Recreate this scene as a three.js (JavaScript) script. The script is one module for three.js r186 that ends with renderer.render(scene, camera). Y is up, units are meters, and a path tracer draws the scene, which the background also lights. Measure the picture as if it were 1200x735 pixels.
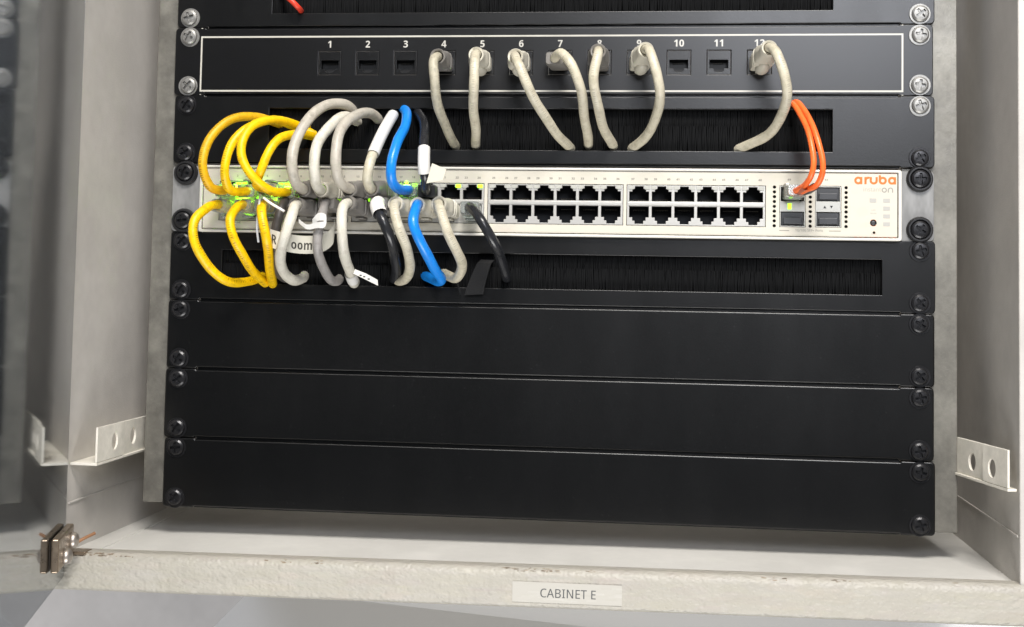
import * as THREE from 'three';
import { RoundedBoxGeometry } from 'three/addons/geometries/RoundedBoxGeometry.js';
import { mergeGeometries, toCreasedNormals } from 'three/addons/utils/BufferGeometryUtils.js';
import { RectAreaLightUniformsLib } from 'three/addons/lights/RectAreaLightUniformsLib.js';
import { Brush, Evaluator, SUBTRACTION } from 'three-bvh-csg';

/* ---------- camera, room light, lamps, exposure ---------- */
const K = 0.001;                                    // everything below is measured in millimetres
const scene = new THREE.Scene();
const camera = new THREE.PerspectiveCamera(27.53, 1024 / 627, 0.05, 30);
camera.position.set(73.67 * K, -168.16 * K, 802.37 * K);
camera.rotation.set(0.05656, 0.11346, 0.01845, 'YXZ');
camera.setViewOffset(1200, 735, 0, 112, 1200, 735);
scene.add(camera);

const renderer = new THREE.WebGLRenderer({ antialias: true });
renderer.setSize(1024, 627);
renderer.toneMapping = THREE.LinearToneMapping;
renderer.toneMappingExposure = 0.93;
renderer.shadowMap.enabled = true;
RectAreaLightUniformsLib.init();
scene.background = new THREE.Color().setRGB(0.14, 0.148, 0.16);   // the pale room all round
function lamp(color, power, w, h, pos, at) {
  const l = new THREE.RectAreaLight(color, power, w, h);
  l.position.set(...pos); l.lookAt(...at); scene.add(l); return l;
}
lamp(0xfffaf4, 47, 0.62, 0.5, [0.20, 1.14, 1.12], [0, -0.16, 0]);     // ceiling light above and in front of the cabinet
lamp(0xf4f7ff, 17, 0.55, 0.5, [0.40, 0.48, 1.70], [0.1, -0.1, 0]);       // second ceiling light farther back, to the right
lamp(0xeef3ff, 6, 0.9, 0.6, [-1.45, 1.10, 1.15], [0, -0.25, 0]);       // third light, to the left
lamp(0xf6f4f1, 14, 1.0, 0.5, [0.1, -1.40, 0.80], [0, -0.45, -0.2]);       // light thrown back by the pale floor of the room
/* ---------- helpers ---------- */
let seed = 20117;
const rnd = () => { seed = (seed * 1664525 + 1013904223) >>> 0; return seed / 4294967296; };
const rr = (a, b) => a + (b - a) * rnd();
const V = a => new THREE.Vector3(a[0] * K, a[1] * K, a[2] * K);
const used = {};
function numbered(n) { used[n] = (used[n] ?? -1) + 1; return used[n] ? n + '_' + String(used[n]).padStart(3, '0') : n; }
function shade(o) { o.castShadow = o.receiveShadow = true; return o; }
function thing(name, label, category, pos = [0, 0, 0], group) {
  const o = new THREE.Group(); o.name = numbered(name); scene.add(o);
  o.position.copy(V(pos)); o.userData = { label, category };
  if (group) o.userData.group = group;
  return o;
}
function origin(p) { const v = new THREE.Vector3(); for (let o = p; o && o !== scene; o = o.parent) v.add(o.position); return v; }
// a part given in scene millimetres: its geometry is moved into the frame of its thing
function part(parent, name, geo, mat, label) {
  const o = origin(parent); geo.translate(-o.x, -o.y, -o.z);
  const m = shade(new THREE.Mesh(geo, mat)); m.name = name; parent.add(m);
  if (label) m.userData.label = label;
  return m;
}
// a part that shares its geometry with others
function partAt(parent, name, geo, mat, pos, rot = [0, 0, 0], label) {
  const m = shade(new THREE.Mesh(geo, mat)); m.name = name; parent.add(m);
  m.position.copy(V(pos)).sub(origin(parent)); m.rotation.set(...rot);
  if (label) m.userData.label = label;
  return m;
}
function box(x0, x1, y0, y1, z0, z1, r = 0.4, seg = 2) {
  const w = (x1 - x0) * K, h = (y1 - y0) * K, d = (z1 - z0) * K;
  const g = r ? new RoundedBoxGeometry(w, h, d, seg, r * K) : new THREE.BoxGeometry(w, h, d);
  g.translate((x0 + x1) / 2 * K, (y0 + y1) / 2 * K, (z0 + z1) / 2 * K);
  const p = g.attributes.position, n = g.attributes.normal, u = g.attributes.uv;      // uv in metres
  for (let i = 0; i < p.count; i++) { const a = Math.abs(n.getX(i)), b = Math.abs(n.getY(i)), c = Math.abs(n.getZ(i)); u.setXY(i, a > b && a > c ? p.getZ(i) : p.getX(i), b > a && b > c ? p.getZ(i) : p.getY(i)); }
  return g;
}
function flat(g) { const n = g.index ? g.toNonIndexed() : g; return n; }
function merge(list) { return mergeGeometries(list.map(g => { g = flat(g); for (const k of Object.keys(g.attributes)) if (!['position', 'normal', 'uv'].includes(k)) g.deleteAttribute(k); return g; })); }
function shapeOf(pts) { const s = new THREE.Shape(); pts.forEach((p, i) => i ? s.lineTo(p[0] * K, p[1] * K) : s.moveTo(p[0] * K, p[1] * K)); s.closePath(); return s; }
function rectPts(x0, x1, y0, y1) { return [[x0, y0], [x1, y0], [x1, y1], [x0, y1]]; }
function hole(s, pts) { const h = new THREE.Path(); [...pts].reverse().forEach((p, i) => i ? h.lineTo(p[0] * K, p[1] * K) : h.moveTo(p[0] * K, p[1] * K)); h.closePath(); s.holes.push(h); }
function roundHole(s, x, y, r, ry = r) { const h = new THREE.Path(); h.absellipse(x * K, y * K, r * K, ry * K, 0, Math.PI * 2, true); s.holes.push(h); }
function extrude(s, z0, z1, bevel = 0, cs = 6, bs = 3) {
  const b = bevel * K;
  const g = new THREE.ExtrudeGeometry(s, { depth: (z1 - z0) * K - 2 * b, bevelEnabled: bevel > 0, bevelThickness: b, bevelSize: b, bevelOffset: -b, bevelSegments: bs, curveSegments: cs });
  return g.translate(0, 0, z0 * K + b);
}
function roundedPts(pts, r) {                        // polygon with every corner rounded by its own radius
  const out = [], n = pts.length;
  for (let i = 0; i < n; i++) {
    const p = pts[i], a = pts[(i + n - 1) % n], b = pts[(i + 1) % n], q = p[2] ?? r;
    if (!q) { out.push([p[0], p[1]]); continue; }
    const la = Math.hypot(a[0] - p[0], a[1] - p[1]), lb = Math.hypot(b[0] - p[0], b[1] - p[1]);
    const A = [p[0] + (a[0] - p[0]) / la * q, p[1] + (a[1] - p[1]) / la * q], B = [p[0] + (b[0] - p[0]) / lb * q, p[1] + (b[1] - p[1]) / lb * q];
    for (let k = 0; k <= 5; k++) { const t = k / 5, u = 1 - t; out.push([u * u * A[0] + 2 * u * t * p[0] + t * t * B[0], u * u * A[1] + 2 * u * t * p[1] + t * t * B[1]]); }
  }
  return out;
}

/* ---------- textures ---------- */
function lattice(n) { const a = new Float32Array(n * n); for (let i = 0; i < a.length; i++) a[i] = rnd(); return a; }
function noiseField(size, octaves, sx = 1, sy = 1) {
  const out = new Float32Array(size * size); let tot = 0;
  for (const [cells, amp] of octaves) {
    const cx = Math.max(1, Math.round(cells * sx)), cy = Math.max(1, Math.round(cells * sy)), L = lattice(Math.max(cx, cy)), n = Math.max(cx, cy);
    tot += amp;
    for (let y = 0; y < size; y++) for (let x = 0; x < size; x++) {
      const u = x / size * cx, v = y / size * cy, i = Math.floor(u), j = Math.floor(v);
      let a = u - i, b = v - j; a = a * a * (3 - 2 * a); b = b * b * (3 - 2 * b);
      const g = (p, q) => L[(q % cy) * n + (p % cx)];
      out[y * size + x] += amp * ((g(i, j) * (1 - a) + g(i + 1, j) * a) * (1 - b) + (g(i, j + 1) * (1 - a) + g(i + 1, j + 1) * a) * b);
    }
  }
  for (let i = 0; i < out.length; i++) out[i] /= tot;
  return out;
}
function dataTex(field, size, fn, srgb, repeat) {
  const d = new Uint8Array(size * size * 4);
  for (let i = 0; i < size * size; i++) { const c = fn(field[i], i); d[i * 4] = c[0]; d[i * 4 + 1] = c[1]; d[i * 4 + 2] = c[2]; d[i * 4 + 3] = 255; }
  const t = new THREE.DataTexture(d, size, size);
  t.wrapS = t.wrapT = THREE.RepeatWrapping; t.magFilter = THREE.LinearFilter; t.minFilter = THREE.LinearMipmapLinearFilter; t.generateMipmaps = true;
  if (srgb) t.colorSpace = THREE.SRGBColorSpace;
  if (repeat) t.repeat.set(repeat, repeat);
  t.needsUpdate = true; return t;
}
const cl = v => Math.max(0, Math.min(255, Math.round(v)));
const fSmudge = noiseField(256, [[3, 1], [7, .8], [16, .5], [40, .3], [90, .25]]);
const fFine = noiseField(256, [[40, .6], [90, 1], [128, .6]]);
const fPeel = noiseField(512, [[60, 1], [128, .8], [220, .3]], 1, 1.5);
const fBrush = noiseField(256, [[3, 1], [8, .8], [20, .6], [60, .4]], 1, .35);
const grey = (f, size, lo, hi, rep, tint = [1, 1, 1]) => dataTex(f, size, v => { const t = cl(lo + (hi - lo) * Math.max(0, Math.min(1, (v - .3) / .4))); return [cl(t * tint[0]), cl(t * tint[1]), cl(t * tint[2])]; }, true, rep);
const rough = (f, size, lo, hi, rep) => dataTex(f, size, v => { const t = cl(255 * (lo + (hi - lo) * Math.max(0, Math.min(1, (v - .3) / .4)))); return [t, t, t]; }, false, rep);
const bump = (f, size, rep) => dataTex(f, size, v => { const t = cl(255 * Math.max(0, Math.min(1, (v - .2) / .6))); return [t, t, t]; }, false, rep);
function canvasTex(w, h, draw) {
  const c = document.createElement('canvas'); c.width = w; c.height = h;
  draw(c.getContext('2d'), w, h);
  const t = new THREE.CanvasTexture(c); t.colorSpace = THREE.SRGBColorSpace; t.anisotropy = 8; return t;
}
const std = (rgb, r = .5, m = 0, more = {}) => new THREE.MeshStandardMaterial({ color: new THREE.Color().setRGB(...rgb), roughness: r, metalness: m, ...more });
const phys = (rgb, r, m, more = {}) => new THREE.MeshPhysicalMaterial({ color: new THREE.Color().setRGB(...rgb), roughness: r, metalness: m, ...more });

/* ---------- materials ---------- */
const M = {};
M.black = std([.022, .0225, .0235], .33, 0, {            // satin powder coat: fine grain, some dust and wiped patches
  map: dataTex(fSmudge, 256, v => { const q = rnd(), t = q > .9985 ? rr(150, 235) : 92 + 30 * (v - .5) + rr(-14, 14); return [cl(t), cl(t), cl(t)]; }, true, 5),
  roughnessMap: rough(fBrush, 256, .86, 1, 3), bumpMap: bump(fFine, 256, 22), bumpScale: .000012 });
M.dark = std([.012, .013, .015], .6);
M.socket = std([.004, .0042, .0045], .5);
M.cavity = std([.010, .012, .016], .7);
M.bristle = phys([.0060, .0063, .0068], .7, 0, { specularIntensity: .2 });
M.zinc = std([.25, .245, .23], .52, .35, { map: grey(fSmudge, 256, 190, 255, 9, [1, .99, .96]), roughnessMap: rough(fSmudge, 256, .7, 1, 12), bumpMap: bump(fFine, 256, 30), bumpScale: .00004 });
M.earMetal = std([.30, .30, .295], .5, .35, { map: grey(fBrush, 256, 200, 255, 12) });
M.wallPaint = std([.63, .612, .588], .55, 0, { map: grey(fSmudge, 256, 230, 255, 3, [1, .992, .98]), bumpMap: bump(fFine, 256, 26), bumpScale: .00006 });
M.floorPaint = std([.68, .68, .67], .5, 0, { map: grey(fSmudge, 256, 238, 255, 4, [1, .99, .97]), bumpMap: bump(fFine, 256, 26), bumpScale: .00004 });
M.bracket = std([.88, .87, .83], .5, 0, { map: grey(fSmudge, 256, 225, 255, 14, [1, .985, .95]) });
M.screwBlack = std([.022, .022, .024], .3, .45);
M.screwSilver = std([.30, .295, .28], .58, .8, { roughnessMap: rough(fFine, 256, .6, 1, 30) });
M.cup = std([.012, .012, .013], .38);
M.face = std([.72, .70, .64], .42);
M.faceRim = std([.70, .68, .62], .35, .15);
M.portFrame = std([.52, .51, .48], .34, .45);
M.sfpCage = std([.45, .44, .40], .36, .7);
M.sfpPlug = std([.040, .042, .046], .4);
M.gold = std([.035, .03, .02], .5, .6);
M.ledOff = std([.42, .42, .38], .4);
M.ledOn = std([.15, .6, .02], .4, 0, { emissive: new THREE.Color().setRGB(.42, 1, .02), emissiveIntensity: 2.6 });
M.ledDim = std([.12, .5, .03], .4, 0, { emissive: new THREE.Color().setRGB(.34, 1, .03), emissiveIntensity: 1.5 });
M.roomWall = std([.56, .545, .54], .8, 0, { map: grey(fSmudge, 256, 232, 255, 2) });
M.board = std([.90, .90, .91], .55);
M.tape = std([.80, .78, .72], .45);
M.whiteLabel = std([.70, .69, .66], .5);
M.velcro = std([.011, .0115, .013], .9, 0, { bumpMap: bump(fFine, 256, 60), bumpScale: .0003 });
M.tie = phys([.62, .64, .66], .35, 0, { transmission: .3, thickness: 0 });
M.nickel = std([.34, .27, .20], .46, .8, { roughnessMap: rough(fSmudge, 256, .55, 1, 30) });
M.boltHead = std([.50, .45, .40], .42, .85);
M.copper = std([.36, .19, .10], .6, .4);
M.gasket = std([.020, .021, .022], .7);
M.pin = std([.10, .09, .08], .5, .6);
M.chip = std([.085, .07, .055], .8);
M.glass = phys([.56, .60, .635], .055, .42, { transmission: 1, thickness: .005, ior: 2.1, attenuationColor: new THREE.Color().setRGB(.42, .45, .47), attenuationDistance: .006 });

function jacketTex(base, stain, print) {            // cable jacket: a little grime, and print along the length where the maker put some
  return canvasTex(512, 64, (c, w, h) => {
    c.fillStyle = base; c.fillRect(0, 0, w, h);
    for (let i = 0; i < 260; i++) { c.globalAlpha = rr(.015, .085); c.fillStyle = stain; const a = rr(4, 60), b = rr(2, 12); c.beginPath(); c.ellipse(rr(0, w), rr(0, h), a / 2, b / 2, 0, 0, 7); c.fill(); }
    for (let i = 0; i < 500; i++) { c.globalAlpha = rr(.03, .16); c.fillStyle = stain; c.fillRect(rr(0, w), rr(0, h), rr(1, 5), rr(1, 2)); }
    if (print) { c.fillStyle = print; for (const y of [14, 46]) for (let x = 20; x < w - 60; x += rr(9, 20)) { c.globalAlpha = rr(.25, .8); c.fillRect(x, y, rr(2, 6), 6); } }
    c.globalAlpha = 1;
  });
}
function jacket(base, stain, print, r = .42) {
  const t = jacketTex(base, stain, print); t.wrapS = t.wrapT = THREE.RepeatWrapping;
  return new THREE.MeshPhysicalMaterial({ map: t, roughness: r, specularIntensity: .9 });
}
const J = {
  yellow: jacket('#f2c400', '#7a5a10', '#5a4308'),
  yellowWorn: jacket('#dba90c', '#5f4710', '#4a370c', .5),
  white: jacket('#d2cec1', '#7c7464', null), cream: jacket('#cac3ae', '#6f6750', '#8d8878'),
  greyWhite: jacket('#b8b2a5', '#5f594e', null), grey: jacket('#96928f', '#4a4744', null),
  worn: jacket('#b5af9b', '#2c2924', '#2c2924', .5),
  blue: jacket('#1a86e4', '#0f56a4', null, .3), black: jacket('#26272a', '#0c0c0d', null, .26), orange: jacket('#ff7434', '#a8441a', null, .35),
  darkgrey: jacket('#4a4643', '#242220', null), red: jacket('#d8402c', '#7c2014', null),
};
const B = {
  clear: phys([.80, .84, .80], .18, 0, { transmission: .75, thickness: .004, ior: 1.5, attenuationColor: new THREE.Color().setRGB(.6, .66, .6), attenuationDistance: .02 }),
  cream: std([.58, .55, .46], .38),
  smoke: std([.20, .188, .172], .34),
  grey: std([.36, .345, .32], .42), black: std([.022, .023, .026], .34), white: std([.82, .80, .76], .42),
};

/* ---------- the room round the cabinet ---------- */
function struct(name, geo, mat) { const m = shade(new THREE.Mesh(geo, mat)); m.name = name; m.userData = { kind: 'structure' }; scene.add(m); return m; }
struct('wall', box(-1600, 1600, -1300, 900, -520, -480, 0), M.roomWall);
{
  const t = thing('trunking', 'smooth white trunking box on the wall below the cabinet, under its CABINET E label', 'trunking', [200, -700, -300]);
  const f = [[-252.6, -415.6, -230], [-283.8, -450.4, -200], [383.5, -449, -200], [393.2, -387.2, -230]], b = f.map(p => [p[0], p[1] - 60, p[2] - 60]), pos = [];
  const q = (a, c, d, e) => [a, c, d, a, d, e].forEach(p => pos.push(p[0] * K, p[1] * K, p[2] * K));
  q(f[0], f[1], f[2], f[3]); q(b[3], b[2], b[1], b[0]); for (let i = 0; i < 4; i++) { const j = (i + 1) % 4; q(f[i], b[i], b[j], f[j]); }
  const g = new THREE.BufferGeometry(); g.setAttribute('position', new THREE.Float32BufferAttribute(pos, 3)); g.computeVertexNormals();
  part(t, 'cover', g, M.board);
}

/* ---------- the cabinet ---------- */
const cab = thing('network_cabinet', 'cream painted steel network cabinet with chipped front sill', 'cabinet', [0, -340, 0]);
const TILT = .0075;                                   // the shell hangs a little out of level
const tilted = g => { const p = g.attributes.position; for (let i = 0; i < p.count; i++) p.setY(i, p.getY(i) + TILT * p.getX(i)); return g; };
part(cab, 'side_wall', box(-300, -277, -346, 300, -460, 60, 1), M.wallPaint);
part(cab, 'side_wall', box(274, 300, -346, 300, -460, 62, 1), M.wallPaint);
part(cab, 'seam', box(-277.2, -276.3, -301.6, -300.4, -430, 58, .2), M.wallPaint);
part(cab, 'seam', box(273.4, 274.2, -299.6, -298.4, -430, 58, .2), M.wallPaint);
part(cab, 'back_wall', box(-276.7, 273.7, -325, 300, -460, -440, 0), M.wallPaint);
part(cab, 'top_wall', box(-300, 300, 300.5, 320, -460, 60, 1), M.wallPaint);
part(cab, 'floor', tilted(box(-300, 300, -346, -328, -460, 51.5, .3)), M.floorPaint);
part(cab, 'weld_strip', tilted(box(-262, -260, -328.6, -327.4, -120, 51, .3)), M.floorPaint);
// front sill: a folded edge swept along x, with textured powder coat
{
  const prof = [];
  const r = 5;
  prof.push([49, -329.2], [50.2, -327.2], [52, -326.5], [60, -326.4]);
  for (let k = 1; k <= 8; k++) { const a = k / 8 * Math.PI / 2; prof.push([60 + r * Math.sin(a), -326.4 - r + r * Math.cos(a)]); }
  prof.push([65, -338], [65, -346]);
  for (let k = 1; k <= 6; k++) { const a = k / 6 * Math.PI / 2; prof.push([62 + 3 * Math.cos(a), -346 - 3 * Math.sin(a)]); }
  prof.push([20, -349.2], [-455, -349.2]);
  const nx = 120, pos = [], uv = [], idx = [], len = [0];
  for (let j = 1; j < prof.length; j++) len[j] = len[j - 1] + Math.hypot(prof[j][0] - prof[j - 1][0], prof[j][1] - prof[j - 1][1]);
  for (let i = 0; i <= nx; i++) for (let j = 0; j < prof.length; j++) { const x = -299 + 598 * i / nx; pos.push(x * K, prof[j][1] * K + TILT * x * K, prof[j][0] * K); uv.push((x + 299) * K, len[j] * K); }
  for (let i = 0; i < nx; i++) for (let j = 0; j < prof.length - 1; j++) { const a = i * prof.length + j, b = a + prof.length; idx.push(a, a + 1, b, b, a + 1, b + 1); }
  const g = new THREE.BufferGeometry(); g.setAttribute('position', new THREE.Float32BufferAttribute(pos, 3)); g.setAttribute('uv', new THREE.Float32BufferAttribute(uv, 2)); g.setIndex(idx); g.computeVertexNormals();
  const sillMap = canvasTex(2048, 160, (c, w, h) => {
    const px = mm => mm / 600 * w, py = mm => h - mm / 47 * h;
    c.fillStyle = '#aaa69c'; c.fillRect(0, 0, w, h);
    for (let i = 0; i < 900; i++) { c.globalAlpha = rr(.01, .05); c.fillStyle = rnd() < .5 ? '#8d8676' : '#d6d2c6'; c.beginPath(); c.ellipse(rr(0, w), rr(0, h), rr(4, 60), rr(2, 12), 0, 0, 7); c.fill(); }
    const chips = [[46, 22, 46], [30, 12, 24], [158, 12, 10], [178, 9, 8], [296, 22, 26], [312, 10, 14], [338, 8, 7], [440, 12, 7], [476, 16, 7], [545, 14, 3]];
    for (const [x, sp, n] of chips) for (let i = 0; i < n; i++) {
      c.globalAlpha = rr(.35, .95); c.fillStyle = ['#4f4335', '#6d5c48', '#84745f'][Math.floor(rnd() * 3)];
      const cx = px(x + rr(-sp, sp) * rnd()), cy = py(15.5 + rr(-1.6, 1.4)); c.beginPath(); c.ellipse(cx, cy, rr(.8, 6.5), rr(.4, 1.3), rr(-.2, .2), 0, 7); c.fill();
    }
    c.globalAlpha = 1;
  });
  sillMap.wrapS = sillMap.wrapT = THREE.ClampToEdgeWrapping; sillMap.repeat.set(1 / .6, 1 / .047);
  part(cab, 'sill', g, std([1, 1, 1], .48, 0, { map: sillMap, bumpMap: bump(fPeel, 512, 5.5), bumpScale: .00047, side: THREE.DoubleSide }));
}
/* depth brackets between the side walls and the rails, parts bolted to the shell */
function depthBracket(s, label) {
  const t = thing('depth_bracket', label, 'bracket', [s * 262, -276, 20]);
  const y = s < 0 ? -276.6 : -272.8, hy = s < 0 ? -266.2 : -264, hz = s < 0 ? [33, 1.5] : [15.6, 42.6], cut = s < 0 ? 20 : 31.5;
  const seat = g => { if (s > 0) { g.rotateY(.2215); g.translate(256.8 * K, 0, 0); } else g.translate(-262 * K, 0, 0); return g; };
  const plate = (za, zb, yb, x0, x1) => {               // upright plate from depth za to zb
    const sh = shapeOf(rectPts(-zb, -za, yb, yb + 21));
    for (const z of hz) if (z > za && z < zb) roundHole(sh, -z, hy, 4.4, 5.2);
    const g = extrude(sh, x0, x1, .25, 16); g.rotateY(Math.PI / 2); return seat(g);
  };
  const front = s < 0 ? 58 : 61;
  part(t, 'upright_plate', plate(s < 0 ? -60 : -4, cut + 2, y, -.8, .8), M.bracket);
  part(t, 'overlap_plate', plate(cut, front, y + .3, ...(s < 0 ? [.9, 2.2] : [-2.2, -.9])), M.bracket);
  part(t, 'bottom_flange', s < 0 ? box(-276.8, -259.8, y - 1.6, y - .05, -60, 58, .3) : seat(box(-2.2, 3.2, y - 1.6, y - .05, -4, 61, .3)), M.bracket);
  return t;
}
depthBracket(-1, 'cream drilled steel bracket between the left wall and the left rail');
depthBracket(1, 'cream drilled steel bracket between the right wall and the right rail');
/* mounting rails */
for (const s of [-1, 1]) {
  const t = thing('mounting_rail', s < 0 ? 'galvanised vertical mounting rail on the left of the black panels' : 'galvanised vertical mounting rail on the right of the black panels', 'rail', [s * 248, -309, -20]);
  part(t, 'front_flange', box(Math.min(s * 255.2, s * 222), Math.max(s * 255.2, s * 222), -309, 280, -4.8, -2.7, .5), M.zinc);
  part(t, 'side_flange', box(Math.min(s * 255.2, s * 253.2), Math.max(s * 255.2, s * 253.2), -309, 280, -46, -4.9, .5), M.zinc);
}
/* CABINET E label on the sill */
{
  const x0 = -6.2, x1 = 56.2, yc = -339.7 + .19, map = canvasTex(512, 96, (c, w, h) => {
    c.fillStyle = '#b8b5ad'; c.fillRect(0, 0, w, h);
    for (let i = 0; i < 60; i++) { c.globalAlpha = rr(.02, .06); c.fillStyle = rnd() < .5 ? '#fff' : '#8a8170'; c.fillRect(rr(0, w), rr(0, h), rr(5, 80), rr(2, 10)); }
    c.globalAlpha = 1; c.fillStyle = '#4d4f50'; c.font = '56px sans-serif'; c.textAlign = 'center'; c.textBaseline = 'middle'; c.fillText('CABINET E', w * .51, h * .53);
  });
  map.repeat.set(1 / ((x1 - x0) * K), 1 / (11.4 * K)); map.offset.set(.5, .5);
  const g = extrude(shapeOf(roundedPts(rectPts(-31.2, 31.2, -5.7, 5.7), .5)), 65.1, 65.35);
  g.rotateZ(Math.atan(TILT) - .004); g.translate((x0 + x1) / 2 * K, yc * K, 0);
  const t = thing('sticker', 'small off-white printed tape reading CABINET E on the front sill', 'label', [(x0 + x1) / 2, yc, 65]);
  part(t, 'tape', g, std([1, 1, 1], .4, 0, { map }));
}
/* glass door, standing open on the left */
const PHI = .285, HX = -279, HZ = 67;
{
  const t = thing('glass_door', 'tinted glass door standing open at the left of the cabinet', 'door', [HX, -345, HZ]);
  const g = box(0, 560, -343, 290, -5, 0, .8); g.rotateY(-(Math.PI / 2 - PHI)); g.translate(HX * K, 0, HZ * K);
  part(t, 'pane', g, M.glass);
}
{
  const t = thing('glass_hinge', 'worn nickel hinge clamp bolted to the bottom corner of the glass door', 'hinge', [HX, -330, HZ + 8]);
  const put = g => { g.rotateY(-(Math.PI / 2 - PHI)); g.translate(HX * K, -321 * K, HZ * K); return g; };
  part(t, 'clamp_plate', put(box(2, 52, -9, 10, .6, 5, 1.2)), M.nickel);
  part(t, 'clamp_plate', put(box(2, 52, -9, 10, -10, -5.6, 1.2)), M.nickel);
  part(t, 'end_block', put(box(48, 52.6, -8, 9, -5.2, .3, .8)), M.pin);
  for (const [x, y] of [[12, 2], [34, -3]]) { const b = new THREE.SphereGeometry(4.6 * K, 20, 12); b.scale(1, 1, .75); b.translate(x * K, y * K, 6.6 * K); part(t, 'bolt', put(b), M.boltHead); }
  for (const [x, y] of [[12, 2], [34, -3]]) { const b = new THREE.SphereGeometry(4.6 * K, 20, 12); b.scale(1, 1, .75); b.translate(x * K, y * K, -11.4 * K); part(t, 'bolt', put(b), M.boltHead); }
  part(t, 'pivot_plate', tilted(box(-276.5, -262, -327.9, -326, 55, 65, .5)), M.nickel);
  part(t, 'pivot_pin', (() => { const c = new THREE.CylinderGeometry(2.6 * K, 2.6 * K, 7 * K, 18); c.translate(-275 * K, -325 * K, 64 * K); return c; })(), M.boltHead);
  const a = new THREE.TubeGeometry(new THREE.CatmullRomCurve3([[-269.9, -324.5, 66], [-266, -321.6, 62], [-261.2, -318.9, 54]].map(V)), 12, 1.0 * K, 10); part(t, 'pivot_arm', a, M.copper);
}

/* ---------- screws, panels ---------- */
const ev = new Evaluator(); ev.attributes = ['position', 'normal', 'uv'];
function screwGeo(r, h) {
  const pts = [[0, h], [r * .45, h * .95], [r * .75, h * .78], [r * .93, h * .45], [r, h * .12], [r, 0], [r * .4, -1.5], [0, -1.5]].map(p => new THREE.Vector2(p[0] * K, p[1] * K)).reverse();
  const a = new Brush(new THREE.LatheGeometry(pts, 28)); a.geometry.rotateX(Math.PI / 2); a.updateMatrixWorld();
  const arm = (w, l) => new THREE.BoxGeometry(w * K, l * K, 4 * K).translate(0, 0, (h) * K);
  const c1 = new Brush(arm(1.7, r * 1.25)), c2 = new Brush(arm(r * 1.25, 1.7)); c1.updateMatrixWorld(); c2.updateMatrixWorld();
  let q = ev.evaluate(a, c1, SUBTRACTION); q.updateMatrixWorld(); q = ev.evaluate(q, c2, SUBTRACTION);
  return toCreasedNormals(q.geometry.index ? q.geometry.toNonIndexed() : q.geometry, .6);
}
const lathe = (pts, n = 32) => { const g = new THREE.LatheGeometry(pts.map(p => new THREE.Vector2(p[0] * K, p[1] * K)), n); g.rotateX(Math.PI / 2); return toCreasedNormals(g.toNonIndexed(), .5); };
const gScrew = screwGeo(5.3, 3.0), gBig = screwGeo(5.6, 3.2);
const gWasher = lathe([[3, 0], [6.3, 0], [6.5, .3], [6.3, .7], [5.2, .9], [3, .9]]);
const gCup = lathe([[4.5, 0], [8, 0], [8.1, .5], [7.7, 2.2], [7.0, 3.0], [6.2, 3.0], [5.4, 1.6], [4.5, 1.4]]);
function screw(parent, x, y, z, kind) {
  const big = kind === 'cup', s = partAt(parent, 'screw', big ? gBig : gScrew, kind === 'silver' ? M.screwSilver : M.screwBlack, [x + rr(-.4, .4), y + rr(-.4, .4), z + (big ? 1.6 : .9)], [0, 0, rr(0, 1.5)]);
  partAt(s, 'washer', big ? gCup : gWasher, big ? M.cup : kind === 'silver' ? M.screwSilver : M.screwBlack, [x, y, z + .02]);
  return s;
}
const U = 44.45;
function plateShape(k, dx) {                          // outline of a one-unit panel: tall ears, slightly lower middle
  const c = -U * (k + .5), e = 22.1, m = 21.35, X = 241.4, Y = 221.5;
  return shapeOf(roundedPts([[-X + dx, c - e, 3], [-Y + dx, c - e, 0], [-Y + dx + .8, c - m, 0], [Y + dx - .8, c - m, 0], [Y + dx, c - e, 0], [X + dx, c - e, 3], [X + dx, c + e, 3], [Y + dx, c + e, 0], [Y + dx - .8, c + m, 0], [-Y + dx + .8, c + m, 0], [-Y + dx, c + e, 0], [-X + dx, c + e, 3]], 0));
}
function panel(name, label, category, k, dx, kinds, cut, mat = M.black) {
  const t = thing(name, label, category, [dx, -U * (k + .5), 0]);
  const s = plateShape(k, dx); if (cut) cut(s);
  part(t, 'plate', extrude(s, cut ? -1.7 : -2.6, 0, cut ? .55 : 1.05, 6, 8), mat);
  const c = -U * (k + .5);
  part(t, 'flange', merge([box(-221 + dx, 221 + dx, c + 19.4, c + 22.2, -14, -2.65, 0), box(-221 + dx, 221 + dx, c - 22.2, c - 19.4, -14, -2.65, 0)]), M.black);
  screw(t, -232.55, -U * k - 6.35, 0, kinds[0]); screw(t, -232.55, -U * k - 38.1, 0, kinds[1]);
  screw(t, 232.55, -U * k - 6.35, 0, kinds[2]); screw(t, 232.55, -U * k - 38.1, 0, kinds[3]);
  return t;
}
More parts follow.
